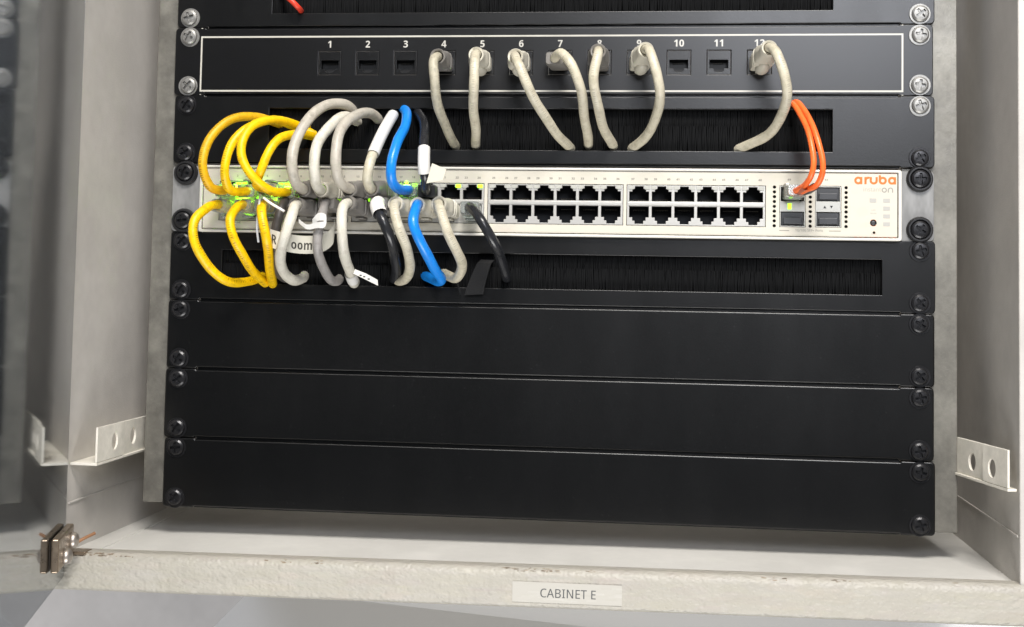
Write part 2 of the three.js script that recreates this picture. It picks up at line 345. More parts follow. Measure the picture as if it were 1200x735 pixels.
/* brush strips: rows of bristles behind a slot */
function brushPanel(k, dx, x0, x1, y0, y1, label, kinds) {
  const t = panel('brush_panel', label, 'brush panel', k, dx, kinds, s => hole(s, rectPts(x0, x1, y0, y1)));
  const w = .62, n = Math.floor((x1 - x0 + 6) / w), list = [];
  for (let i = 0; i < n; i++) for (const up of [0, 1]) {
    const g = new THREE.CylinderGeometry((.5) * K, .5 * K, (y1 - y0) * (up ? .62 : .5) * K, 4, 1, true);
    if (up) g.rotateZ(Math.PI);
    g.rotateZ(rr(-.05, .05)); g.rotateX(rr(-.03, .05));
    g.translate((x0 - 3 + w * (i + rr(.1, .9))) * K, (up ? y0 + (y1 - y0) * .3 : y1 - (y1 - y0) * .24) * K, (up ? -4.2 : -5.6) * K + rr(-.2, .2) * K); list.push(g);
  }
  const b = part(t, 'bristle', merge(list), M.bristle); b.userData.kind = 'stuff';
  part(t, 'brush_holder', merge([box(x0 - 5, x1 + 5, y1 + .3, y1 + 7, -9, -2.0, .5), box(x0 - 5, x1 + 5, y0 - 5, y0 - .3, -9, -2.0, .5)]), M.dark);
  part(t, 'back_plate', box(x0 - 6, x1 + 6, y0 - 6, y1 + 6, -10, -8.5, 0), M.bristle);
  return t;
}
const BL = 'black', SV = 'silver';
brushPanel(-1, 0, -177.4, 180, 9.4, 36, 'black brush panel at the top edge, above the numbered patch panel', [SV, SV, SV, SV]);
brushPanel(1, 0, -177.4, 180, -79.2, -53, 'black brush panel between the numbered patch panel and the white switch', [BL, BL, SV, BL]);
brushPanel(3, .4, -206, 210, -166.8, -145.3, 'black brush panel directly under the white switch', [BL, BL, BL, BL]);
panel('blank_panel', 'black blank panel under the lower brush panel, topmost of three', 'blank panel', 4, 0, [BL, BL, BL, BL]);
panel('blank_panel', 'black blank panel in the middle of the three blank ones', 'blank panel', 5, -.3, [BL, BL, BL, BL]);
panel('blank_panel', 'black blank panel at the bottom, lowest of three above the cabinet floor', 'blank panel', 6, .4, [BL, BL, BL, BL]);

/* ---------- patch panel, twelve numbered jacks ---------- */
const JX = i => -138.4 + i * 24.9;
{
  const print = canvasTex(2048, 188, (c, w, h) => {
    const S = w / 482.8, X = x => (x + 241.4) * S, Y = y => -y * S;
    c.fillStyle = '#fff'; c.fillRect(0, 0, w, h);
    c.fillStyle = '#0b0b0c'; c.fillRect(0, 0, w, h);
    for (let i = 0; i < 900; i++) { c.globalAlpha = rr(.02, .1); c.fillStyle = rnd() < .6 ? '#070707' : '#121213'; c.beginPath(); c.ellipse(rr(0, w), rr(0, h), rr(2, 40), rr(1, 12), 0, 0, 7); c.fill(); }
    c.globalAlpha = 1; c.strokeStyle = '#c2bfb5'; c.lineWidth = 1.15 * S; c.strokeRect(X(-224.4), Y(-6.2), 446.6 * S, 35.4 * S);
    c.fillStyle = '#c8c6be'; c.font = 'bold ' + 6.1 * S + 'px sans-serif'; c.textAlign = 'center'; c.textBaseline = 'middle';
    for (let i = 0; i < 12; i++) c.fillText(String(i + 1), X(JX(i)), Y(-11.2));
  });
  print.repeat.set(1 / .4828, 1 / .04432); print.offset.set(.5, 0);
  print.wrapS = print.wrapT = THREE.RepeatWrapping;
  const t = panel('patch_panel', 'black patch panel with a white printed border and jacks numbered 1 to 12', 'patch panel', 0, -.9, [SV, SV, SV, SV],
    s => { for (let i = 0; i < 12; i++) hole(s, rectPts(JX(i) - 7.3, JX(i) + 7.3, -31, -15.8)); },
    std([.95, .95, .95], .31, 0, { map: print }));
  for (let i = 0; i < 12; i++) {
    const x = JX(i), s = shapeOf(rectPts(x - 7.1, x + 7.1, -30.8, -16));
    hole(s, [[x - 5.8, -21.6], [x - 5.8, -27.2], [x - 3.2, -27.2], [x - 3.2, -28.4], [x - 1.9, -29.6], [x + 1.9, -29.6], [x + 3.2, -28.4], [x + 3.2, -27.2], [x + 5.8, -27.2], [x + 5.8, -21.6]]);
    const j = part(t, 'jack', extrude(s, -3.4, -.7, .08), M.black);
    part(j, 'socket', merge([box(x - 6.3, x + 6.3, -30.2, -21, -8, -6.8, 0), box(x - 6.6, x - 6, -30.2, -21, -13, -3.5, 0), box(x + 6, x + 6.6, -30.2, -21, -13, -3.5, 0), box(x - 6, x + 6, -21.2, -20.8, -13, -3.5, 0), box(x - 6, x + 6, -30.4, -30, -13, -3.5, 0)]), M.socket);
    part(j, 'contact', merge([-3, -2, -1, 0, 1, 2, 3].map(q => box(x + q - .2, x + q + .2, -23.4, -23, -6.7, -5, 0))), M.gold);
  }
}

/* ---------- switch ---------- */
const BX = [-208.3, -120.8, -33.2, 54.3], FZ = 3.2;
const PX = []; for (const b of BX) for (let i = 0; i < 6; i++) PX.push(b + .75 + 14 * (i + .5));
const sw = thing('network_switch', 'white rack switch with rows of ports, an orange logo and green lights', 'network switch', [0, -112.2, 0]);
{
  const y0 = -133.9, y1 = -90.7;
  // rim of the case
  const rim = shapeOf(roundedPts(rectPts(-221.2, 221.2, y0, y1), 1.6)); hole(rim, roundedPts(rectPts(-219.2, 219.2, y0 + 1.6, y1 - 1.5), .8));
  part(sw, 'case_rim', extrude(rim, -1, FZ + 1.1, .5), M.faceRim);
  part(sw, 'case', box(-219, 219, y0 + 1.5, y1 - 1.5, -240, -16, 1), M.faceRim);
  const s = shapeOf(roundedPts(rectPts(-218.7, 218.7, y0 + 2.1, y1 - 2.0), .8));
  for (const b of BX) hole(s, rectPts(b, b + 85.5, -126.4, -100.8));
  const SF = [[148.1, 163.8], [169.6, 185.3]];
  for (const [a, b] of SF) hole(s, rectPts(a, b, -126.2, -100.6));
  for (const x of [145.0, 166.7, 188.2]) for (let i = 0; i < 9; i++) roundHole(s, x, -101.6 - i * 2.98, 1.0);
  roundHole(s, 204.5, -123.0, 2.0); roundHole(s, 204.9, -129.0, .8);
  const print = canvasTex(2048, 190, (c, w, h) => {
    const S = w / 437.4, X = x => (x + 218.7) * S, Y = y => (-92.7 - y) * S;
    c.fillStyle = '#c8c3b5'; c.fillRect(0, 0, w, h);
    for (let i = 0; i < 500; i++) { c.globalAlpha = rr(.01, .05); c.fillStyle = rnd() < .5 ? '#b9ae94' : '#fff8e8'; c.beginPath(); c.ellipse(rr(0, w), rr(0, h), rr(3, 40), rr(2, 14), 0, 0, 7); c.fill(); }
    c.globalAlpha = 1; c.fillStyle = '#6d6a62'; c.textAlign = 'center'; c.textBaseline = 'middle'; c.font = 'bold ' + 1.9 * S + 'px sans-serif';
    for (let i = 0; i < 24; i++) { c.fillText((2 * i + 1) + '▴', X(PX[i] - 3.6), Y(-98.9)); c.fillText('▾' + (2 * i + 2), X(PX[i] + 3.8), Y(-98.9)); }
    c.fillText('▴49', X(153.5), Y(-98.4)); c.fillText('▾51', X(176), Y(-98.4));
    c.fillStyle = '#77736a'; c.font = 2.0 * S + 'px sans-serif'; c.fillText('1G/10G SFP+ Ports', X(166), Y(-129.6));
    c.fillRect(X(148), Y(-129.6), 6 * S, .4 * S); c.fillRect(X(178), Y(-129.6), 7 * S, .4 * S);
    c.fillStyle = '#6a675f'; c.font = 'bold ' + 2.0 * S + 'px sans-serif'; c.fillText('TK5  OE', X(-197), Y(-128.9));
    // wordmark
    c.strokeStyle = '#ee6a22'; c.lineWidth = 1.3 * S; c.lineCap = 'butt'; c.lineJoin = 'round';
    const rad = 1.75, cy = -98.6; let x = 195.4;
    const ring = q => { c.beginPath(); c.arc(X(q), Y(cy), rad * S, 0, 7); c.stroke(); };
    const line = (a, b, p, q) => { c.beginPath(); c.moveTo(X(a), Y(b)); c.lineTo(X(p), Y(q)); c.stroke(); };
    ring(x); line(x + rad, cy + rad + .4, x + rad, cy - rad - .5);                                          // a
    line(x + 4.3, cy + rad + .4, x + 4.3, cy - rad - .5); c.beginPath(); c.arc(X(x + 6.05), Y(cy), rad * S, Math.PI, Math.PI * 1.62); c.stroke();   // r
    x += 9.2; line(x - rad, cy + rad + .4, x - rad, cy); line(x + rad, cy + rad + .4, x + rad, cy - .1); c.beginPath(); c.arc(X(x), Y(cy), rad * S, 0, Math.PI); c.stroke();   // u
    x += 5.4; ring(x); line(x - rad, cy + 3.3, x - rad, cy);                                              // b
    x += 5.5; ring(x); line(x + rad, cy + rad + .4, x + rad, cy - rad - .5);                                // a
    c.textAlign = 'left'; c.font = 3.5 * S + 'px sans-serif'; c.fillStyle = '#a9a497'; c.fillText('instant', X(198.2), Y(-104.2), 12 * S);
    c.strokeStyle = '#8d8a83'; c.lineWidth = .65 * S; c.beginPath(); c.arc(X(210.9), Y(-104.4), 1.25 * S, 0, 7); c.stroke();
    c.beginPath(); c.moveTo(X(213.3), Y(-105.9)); c.lineTo(X(213.3), Y(-104.3)); c.arc(X(214.6), Y(-104.3), 1.25 * S, Math.PI, 0); c.lineTo(X(215.85), Y(-105.9)); c.stroke();
    c.textAlign = 'center'; c.fillStyle = '#a5a299'; c.font = 1.5 * S + 'px sans-serif'; c.fillText('LED', X(204.5), Y(-116.6)); c.fillText('Mode', X(204.5), Y(-118.6)); c.fillText('Reset', X(204.9), Y(-131.2));
  });
  print.repeat.set(1 / .4374, 1 / .0406); print.offset.set(.5, 131.8 / 40.6 - 0);
  print.wrapS = print.wrapT = THREE.RepeatWrapping;
  part(sw, 'faceplate', extrude(s, 1.2, FZ, .15, 14), std([1, 1, 1], .4, 0, { map: print }));
  part(sw, 'backing', merge([box(143, 147, -128, -99, -.4, .4, 0), box(164.6, 168.8, -128, -99, -.4, .4, 0), box(186, 191, -128, -99, -.4, .4, 0)]), M.cavity);
  part(sw, 'mode_button', box(203, 206, -124.5, -121.5, 0, 3.0, 1), M.sfpPlug);
  part(sw, 'reset_hole', box(204, 206, -130, -128, 0, 1, 0), M.cavity);
  const ind = std([.42, .41, .38], .4);
  for (const [x, y] of [[204.2, -109.3], [212.3, -109.3], [212.3, -114.1], [212.3, -118.9], [212.3, -123.7]]) part(sw, 'indicator', box(x - 2, x + 2, y - 1.2, y + 1.2, 2.4, FZ + .15, .1), ind);
  // ears
  for (const e of [-1, 1]) {
    const sh = shapeOf(roundedPts(e < 0 ? [[-241, -133.6, 3], [-221.4, -133.6, 0], [-221.4, -91, 0], [-241, -91, 3]] : [[221.4, -133.6, 0], [241, -133.6, 3], [241, -91, 3], [221.4, -91, 0]], 0));
    part(sw, 'ear', extrude(sh, -1.7, .1, .3), M.earMetal);
    screw(sw, e * 232.4, -95.6, .1, 'cup'); screw(sw, e * 232.4, -126.8, .1, 'cup');
  }
  // port blocks
  const yB = -112.6;
  for (let b = 0; b < 4; b++) {
    const f = shapeOf(rectPts(BX[b] + .3, BX[b] + 85.2, -126.1, -101.1));
    for (let i = 0; i < 6; i++) {
      const x = PX[b * 6 + i];
      hole(f, [[x - 6.1, -111.1], [x + 6.1, -111.1], [x + 6.1, -105.0], [x + 4.2, -105.0], [x + 4.2, -103.3], [x + 2.7, -103.3], [x + 2.7, -101.7], [x - 2.7, -101.7], [x - 2.7, -103.3], [x - 4.2, -103.3], [x - 4.2, -105.0], [x - 6.1, -105.0]]);
      hole(f, [[x - 6.1, -114.2], [x - 6.1, -121.3], [x - 4.2, -121.3], [x - 4.2, -123.4], [x - 2.7, -123.4], [x - 2.7, -125.3], [x + 2.7, -125.3], [x + 2.7, -123.4], [x + 4.2, -123.4], [x + 4.2, -121.3], [x + 6.1, -121.3], [x + 6.1, -114.2]]);
    }
    const fr = part(sw, 'port_block', extrude(f, -1, 2.7, .12), M.portFrame);
    part(fr, 'bar', box(BX[b] + .8, BX[b] + 84.8, -113.7, -111.7, 2.5, 3.3, .3), M.portFrame);
  }
  const socket = (() => { const l = [], w = 6.6; l.push(box(-w, w, -5.8, 5.8, -14, -13, 0), box(-w - .2, -w + .2, -5.8, 5.8, -13, -1.05, 0), box(w - .2, w + .2, -5.8, 5.8, -13, -1.05, 0), box(-w + .2, w - .2, 5.6, 5.9, -13, -1.05, 0), box(-w + .2, w - .2, -5.9, -5.6, -13, -1.05, 0)); return merge(l); })();
  const pins = merge([-3.5, -2.5, -1.5, -.5, .5, 1.5, 2.5, 3.5].map(q => box(q - .2, q + .2, -3.6, -3.2, -12, -3, 0)));
  const led = new RoundedBoxGeometry(3.2 * K, 2.2 * K, 1 * K, 1, .2 * K);
  const bright = { 0: [1, 1], 1: [1, 1], 2: [0, 1], 3: [1, 0], 6: [1, 0], 8: [1, 1], 10: [0, 1], 11: [0, 1] };
  for (let i = 0; i < 24; i++) for (const row of [0, 1]) {
    const x = PX[i], p = partAt(sw, 'port', socket, M.cavity, [x, row ? -119.8 : -106.4, 0]);
    partAt(p, 'contact', pins, M.gold, [x, row ? -119.8 : -106.4, 0], [0, 0, row ? Math.PI : 0]);
    if (!row) for (const q of [0, 1]) {
      const on = (bright[i] ?? [0, 0])[q];
      partAt(p, 'indicator', led, on ? M.ledOn : M.ledOff, [x + (q ? 5.0 : -5.0), -102.7, 2.75]);
    }
  }
  for (const i of [0, 1, 2, 4, 6]) {                    // low green lights seen between the plugs
    partAt(sw, 'indicator', led, M.ledDim, [PX[i] + 4.4, -111.6, 3.5], [0, 0, 1.57]);
  }
  for (const [x, y] of [[-196, -104], [-181, -104], [-160, -105], [-193, -112], [-170, -112], [-84, -103], [-131, -111]]) {   // the glow of the small green lights
    const l = new THREE.PointLight(0xa4ff30, .00034, .12, 2); l.position.set(x * K, y * K, 9 * K); l.castShadow = true; l.shadow.radius = .1; scene.add(l);
  }
  // SFP cages
  for (const [a, b] of SF) {
    const f = shapeOf(rectPts(a + .2, b - .2, -126.0, -100.8)); hole(f, rectPts(a + .9, b - .9, -110.2, -101.4)); hole(f, rectPts(a + .9, b - .9, -125.4, -116.6));
    part(sw, 'cage', extrude(f, -6, 2.8, .1), M.sfpCage);
    for (const y of [-110.2, -125.4]) {
      if (a < 150 && y > -115) { part(sw, 'cage_opening', box(a + .8, b - .8, y, y + 8.8, -12, -11, 0), M.cavity); continue; }
      const p = part(sw, 'cage_plug', box(a + 1.1, b - 1.1, y + .2, y + 8.5, -8, 1.8, .5), M.sfpPlug);
      part(p, 'grip', box(a + 2.2, b - 2.2, y + 1.2, y + 5.2, 1.75, 3.4, .5), M.sfpPlug);
    }
    for (const [x, d] of [[(a + b) / 2 - 2, 1], [(a + b) / 2 + 2, -1]]) if (a > 150) part(sw, 'arrow_mark', extrude(shapeOf([[x - .9, -113.6 - d * .8], [x + .9, -113.6 - d * .8], [x, -113.6 + d * .8]]), 2.82, 2.95), M.dark);
  }
  partAt(sw, 'indicator', new RoundedBoxGeometry(2.2 * K, 3.6 * K, 1 * K, 1, .2 * K), M.ledOn, [154.2, -113.4, 3.0]);
}

/* ---------- cables ---------- */
function tube(pts, r, mm = 42, tension = .5) {
  const c = new THREE.CatmullRomCurve3(pts.map(V), false, 'centripetal', tension), L = c.getLength() / K;
  const g = new THREE.TubeGeometry(c, Math.max(24, Math.round(L / 1.6)), r * K, 14, false);
  const P = g.attributes.position, per = 15, ph = rr(0, 9), q = new THREE.Vector3(), ctr = new THREE.Vector3();   // no cable is perfectly even
  for (let i = 0; i < P.count / per; i++) {
    ctr.set(0, 0, 0); for (let k = 0; k < 14; k++) ctr.add(q.fromBufferAttribute(P, i * per + k)); ctr.divideScalar(14);
    const t = i * 1.6, f = 1 +   .016 * Math.sin(t * .21 + ph) + .012 * Math.sin(t * .53 + ph * 2), dx = .3 * K * Math.sin(t * .17 + ph * 3) * Math.min(1, r / 3), dy = .25 * K * Math.sin(t * .13 + ph) * Math.min(1, r / 3);
    for (let k = 0; k < per; k++) { q.fromBufferAttribute(P, i * per + k).sub(ctr).multiplyScalar(f).add(ctr); P.setXYZ(i * per + k, q.x + dx, q.y + dy, q.z); }
  }
  const uv = g.attributes.uv, off = rnd();
  for (let i = 0; i < uv.count; i++) uv.setXY(i, uv.getX(i) * L / mm + off, uv.getY(i));
  return g;
}
function sleeve(pts, r, t0, t1) {                     // a short jacket round part of a cable
  const c = new THREE.CatmullRomCurve3(pts.map(V), false, 'centripetal'), sub = [];
  for (let i = 0; i <= 12; i++) sub.push(c.getPointAt(t0 + (t1 - t0) * i / 12));
  return new THREE.TubeGeometry(new THREE.CatmullRomCurve3(sub), 24, r * K, 16, false);
}
// moulded plug boot from A to B: superellipse sections [t, half width, half height, power]
function boot(A, B_, secs, cap = true) {
  const a = V(A), b = V(B_), d = b.clone().sub(a), n = d.clone().normalize();
  const up = new THREE.Vector3(0, 1, 0).addScaledVector(n, -n.y).normalize(), rt = new THREE.Vector3().crossVectors(up, n);
  const N = 28, pos = [], idx = [], uv = [];
  for (const [t, w, h, pw] of secs) for (let k = 0; k <= N; k++) {
    const th = k / N * Math.PI * 2, c = Math.cos(th), s = Math.sin(th), e = 2 / pw;
    const x = Math.sign(c) * Math.abs(c) ** e * w * K, y = Math.sign(s) * Math.abs(s) ** e * h * K;
    const p = a.clone().addScaledVector(d, t).addScaledVector(rt, x).addScaledVector(up, y); pos.push(p.x, p.y, p.z); uv.push(k / N, t);
  }
  for (let i = 0; i < secs.length - 1; i++) for (let k = 0; k < N; k++) { const q = i * (N + 1) + k; idx.push(q, q + 1, q + N + 1, q + 1, q + N + 2, q + N + 1); }
  const g = new THREE.BufferGeometry(); g.setAttribute('position', new THREE.Float32BufferAttribute(pos, 3)); g.setAttribute('uv', new THREE.Float32BufferAttribute(uv, 2)); g.setIndex(idx);
  const f = g.toNonIndexed(); f.computeVertexNormals(); return toCreasedNormals(f, .75);
}
const SEC = {
  hood: [[0, .1, .1, 2], [0, 6.2, 4.6, 6], [.3, 6.4, 5.4, 5], [.31, 6.0, 5.0, 5], [.38, 6.0, 5.0, 5], [.39, 6.6, 5.6, 5], [.46, 6.6, 5.6, 5], [.47, 6.1, 5.2, 5], [.53, 6.1, 5.2, 4], [.54, 6.4, 5.6, 4], [.62, 6.2, 5.6, 4], [.72, 5.0, 5.0, 3], [.8, 4.4, 4.4, 2.4], [.84, 5.0, 5.0, 2], [.97, 5.0, 5.0, 2], [1, 4.6, 4.6, 2], [.98, 3.5, 3.5, 2], [.9, 3.4, 3.4, 2]],
  plain: [[0, .1, .1, 2], [0, 5.85, 4.0, 8], [.93, 5.85, 4.0, 8], [1, 5.4, 3.6, 6], [1, 3.0, 3.0, 2]],
};
// one cable: A port mouth, B end of the plug, then the way points
function cable(o) {
  const t = thing('patch_cable', o.label, 'cable', o.A);
  const path = [o.B, ...o.path];
  const n = V(o.B).sub(V(o.A)).normalize(), start = [o.B[0] - n.x * 9, o.B[1] - n.y * 9, o.B[2] - n.z * 9];
  const full = [start, ...path];
  const jk = part(t, 'cable', tube(full, o.r ?? 3.0), o.mat);
  const bt = part(t, 'plug', boot(o.A, o.B, SEC[o.kind ?? 'hood']), o.boot ?? B.cream);
  const lat = o.latch ?? 1;
  part(bt, 'latch', box(o.A[0] - 2.6, o.A[0] + 2.6, o.A[1] + lat * 5.4 - .6, o.A[1] + lat * 5.4 + .6, o.A[2], o.A[2] + 12, .5), o.boot ?? B.cream);
  if (o.bulge) { const e = new THREE.SphereGeometry(1, 20, 14); e.scale(4.3 * K, 4.2 * K, 9 * K); e.lookAt(n); e.translate(o.A[0] * K + n.x * .011, o.A[1] * K + n.y * .011 - 5.2 * K, o.A[2] * K + n.z * .011); part(bt, 'latch_cover', e, o.boot ?? B.cream); }
  for (const [a, b, r, m] of o.sleeves ?? []) part(jk, 'label_sleeve', sleeve(full, r, a, b), m);
  return t;
}
const jack = i => [JX(i), -24.4, -1], up = i => [PX[i], -106.6, 1.5], dn = i => [PX[i], -119.0, 1.5];
/* patch panel to the brush strip below it */
cable({ label: 'dirty grey patch cable in jack 4 with dark smears along it', A: jack(3), B: [-62.3, -24.8, 30], mat: J.worn, boot: B.smoke, path: [[-63.5, -29.4, 38], [-62.3, -41.8, 40], [-61.1, -56, 30], [-58.7, -67.2, 14], [-55.1, -77.2, -6], [-54.4, -79.6, -20]] });
cable({ label: 'pale cream patch cable in jack 5 hanging straight down', bulge: 1, latch: -1, A: jack(4), B: [-38.4, -23.7, 30], mat: J.cream, path: [[-37.5, -28.6, 39], [-37.9, -42.1, 42], [-39, -56.3, 32], [-40, -67.3, 16], [-42.4, -76.6, -6], [-43.8, -78.4, -20]] });
cable({ label: 'pale cream patch cable in jack 6 slanting down to the right', bulge: 1, latch: -1, A: jack(5), B: [-14.1, -24.9, 30], mat: J.cream, path: [[-12, -29.7, 39], [-6.2, -42.1, 42], [1.4, -57.2, 32], [9.6, -68.7, 16], [18.4, -77.9, -6], [21.4, -80.7, -20]] });
cable({ label: 'pale cream patch cable in jack 7 curving out to the right of its plug', A: jack(6), B: [9.6, -24.9, 24], kind: 'plain', boot: B.smoke, mat: J.cream, path: [[14, -23.6, 34], [21.2, -31.5, 40], [25.9, -44.1, 38], [28.4, -59.9, 22], [29.7, -76.2, -6], [29.6, -79, -20]] });
cable({ label: 'pale cream patch cable hanging in jack 8, between the cables of jacks 7 and 9', A: jack(7), B: [36.5, -21.8, 30], mat: J.cream, boot: B.smoke, path: [[36.5, -25.6, 39], [34.8, -39.6, 42], [37.1, -57.1, 32], [40.2, -67, 16], [45.4, -76.7, -6], [47.2, -79.5, -20]] });
cable({ label: 'white patch cable in jack 9 bowing right and back left', bulge: 1, latch: -1, A: jack(8), B: [65.5, -21.3, 32], mat: J.cream, path: [[68.1, -25.2, 42], [72.3, -37.7, 46], [74, -49.8, 42], [71.6, -63, 26], [64.8, -72.3, 8], [56.7, -77.7, -6], [52.1, -78.9, -20]] });
cable({ label: 'white patch cable in jack 12 sweeping down and left in a wide bow', bulge: 1, latch: -1, A: jack(11), B: [138.8, -20.8, 34], mat: J.cream, path: [[142, -25.8, 44], [146.1, -38.1, 48], [148, -51.1, 44], [145.5, -63.3, 30], [138.4, -71.6, 14], [122.7, -77.3, -6], [116, -77.4, -20]] });
/* upper row of the switch, up into the brush strip */
const clear = { kind: 'plain', boot: B.clear };
cable({ label: 'worn yellow cable bowing farthest left from the upper port row', A: up(0), B: [-199.6, -108.2, 20], ...clear, r: 2.8, mat: J.yellowWorn, path: [[-204.2, -107, 32], [-206.9, -94.8, 38], [-205.1, -77.3, 34], [-195.1, -64.1, 24], [-183.1, -60, 10], [-170.9, -62.8, -6], [-166.3, -66, -20]] });
cable({ label: 'yellow cable with the highest arch over the second upper port', A: up(1), B: [-185.1, -108.6, 20], ...clear, r: 2.8, mat: J.yellow, path: [[-191, -108.5, 32], [-192.4, -97.5, 40], [-189.8, -82.5, 38], [-181.9, -69.7, 30], [-170.4, -63.2, 18], [-160.6, -64.6, 0], [-145, -70.3, -8], [-140.1, -71.6, -20]] });
cable({ label: 'yellow cable whose foot swings right across the fourth upper port', A: up(3), B: [-158.5, -108.8, 20], ...clear, r: 2.8, mat: J.yellow, path: [[-165, -109.2, 31], [-172.7, -103.2, 40], [-180.6, -89.7, 42], [-181.6, -78.4, 40], [-177.4, -68.3, 32], [-166.5, -63.2, 18], [-155.5, -64.9, -2], [-147.1, -67.7, -20]] });
cable({ label: 'short yellow cable in the lowest arch of the upper port row', A: up(2), B: [-171.8, -107.3, 20], ...clear, r: 2.8, mat: J.yellow, path: [[-175.4, -105.4, 28], [-171.4, -98.6, 36], [-166.4, -86.3, 36], [-161.5, -76.3, 28], [-154.1, -71.1, 12], [-146.7, -71.1, -6], [-140.1, -72.2, -20]] });
cable({ label: 'white cable with the tallest arch above the switch', A: up(4), B: [-145.2, -107.9, 30], boot: B.smoke, mat: J.greyWhite, r: 3.3, path: [[-147.3, -104.2, 42], [-147.5, -92.7, 48], [-146, -76.4, 42], [-141.1, -62.9, 32], [-132.5, -53.1, 20], [-125.1, -51.9, 8], [-121.1, -56.5, -6], [-120.9, -58.5, -20]] });
cable({ label: 'white cable arching just behind and under its right hand neighbour', A: up(5), B: [-133.9, -107.8, 30], mat: J.white, r: 3.3, path: [[-134.5, -103, 42], [-134.3, -92.4, 46], [-133.6, -78.5, 38], [-129, -66.3, 26], [-124.4, -59.8, 10], [-120.3, -61.2, -8], [-120.2, -63, -20]] });
cable({ label: 'grey white cable arching in front with its top bent right', A: up(6), B: [-116, -107.6, 30], boot: B.smoke, mat: J.greyWhite, r: 3.3, path: [[-119.1, -103.4, 42], [-120.5, -92.6, 48], [-120.3, -78.1, 44], [-117.8, -66.3, 34], [-113.1, -58.7, 18], [-109.1, -57, 2], [-106.7, -60.1, -8], [-108.2, -61.8, -20]] });
cable({ label: 'straight cable in a bright white label sleeve beside the blue cable', A: up(7), B: [-102.1, -107, 30], boot: B.smoke, mat: J.cream, r: 3.1, path: [[-102.6, -102.6, 40], [-101.3, -94.9, 42], [-99.1, -81.3, 32], [-96.9, -67, 16], [-96.4, -56.1, -4], [-98.2, -51.6, -20]], sleeves: [[.36, .82, 3.7, M.whiteLabel]] });
cable({ label: 'bright blue cable rising to the upper brush panel', A: up(8), B: [-81.4, -106.9, 18], ...clear, mat: J.blue, r: 3.1, path: [[-84.4, -107.3, 30], [-87.2, -102.4, 40], [-87.2, -93.5, 44], [-85, -80.8, 38], [-83.7, -67.2, 22], [-85.5, -56.9, 6], [-91.8, -51.7, -8], [-95.9, -50.5, -20]] });
{
  const t = cable({ label: 'black cable rising to the upper brush panel with a pale flag label', A: up(9), B: [-69.5, -107.3, 18], kind: 'plain', boot: B.black, mat: J.black, r: 3.1, path: [[-67.6, -104.2, 32], [-67.8, -95.3, 38], [-69.2, -81.1, 32], [-71.7, -68, 20], [-78, -56.9, 2], [-84.1, -51.6, -12]], sleeves: [[.30, .46, 3.8, M.whiteLabel]] });
  const s = shapeOf([[-1, -6.2], [9.6, -4.4], [11.6, 2.2], [2.4, 6.0]].map(p => p)); const g = extrude(s, 0, .5, .1); g.rotateY(-.18); const p = [-64.2, -98.4, 43]; g.translate(p[0] * K, p[1] * K, p[2] * K);
  part(t, 'flag_label', g, std([.66, .63, .52], .55), 'pale beige folded flag label');
}
/* lower row of the switch, down into the brush strip below */
cable({ label: 'yellow cable bowing farthest left from the lower port row', A: dn(0), B: [-203.3, -117.3, 18], ...clear, latch: -1, r: 2.9, mat: J.yellow, path: [[-206.2, -119.7, 30], [-210.5, -128.4, 40], [-209.3, -141.6, 42], [-203.6, -156, 34], [-193.7, -165.8, 22], [-185.6, -165.5, 6], [-178.9, -160.8, -8], [-179.2, -159.6, -20]] });
cable({ label: 'yellow cable from the second lower port slanting down right', A: dn(1), B: [-187.7, -117.1, 18], ...clear, latch: -1, r: 2.9, mat: J.yellow, path: [[-188, -120.1, 30], [-187.6, -128.1, 40], [-185.1, -139.6, 40], [-180.5, -153.4, 28], [-177.2, -164.3, 8], [-177.5, -167, -4], [-180.2, -165.2, -20]] });
cable({ label: 'yellow cable from the third lower port hanging nearly straight', A: dn(2), B: [-172.5, -117.3, 24], ...clear, latch: -1, r: 3.0, mat: J.yellow, path: [[-168.4, -123.5, 38], [-165.2, -136.7, 40], [-165.8, -149.5, 30], [-170.5, -164.2, 8], [-172.9, -166.9, -4], [-176.7, -165.1, -20]] });
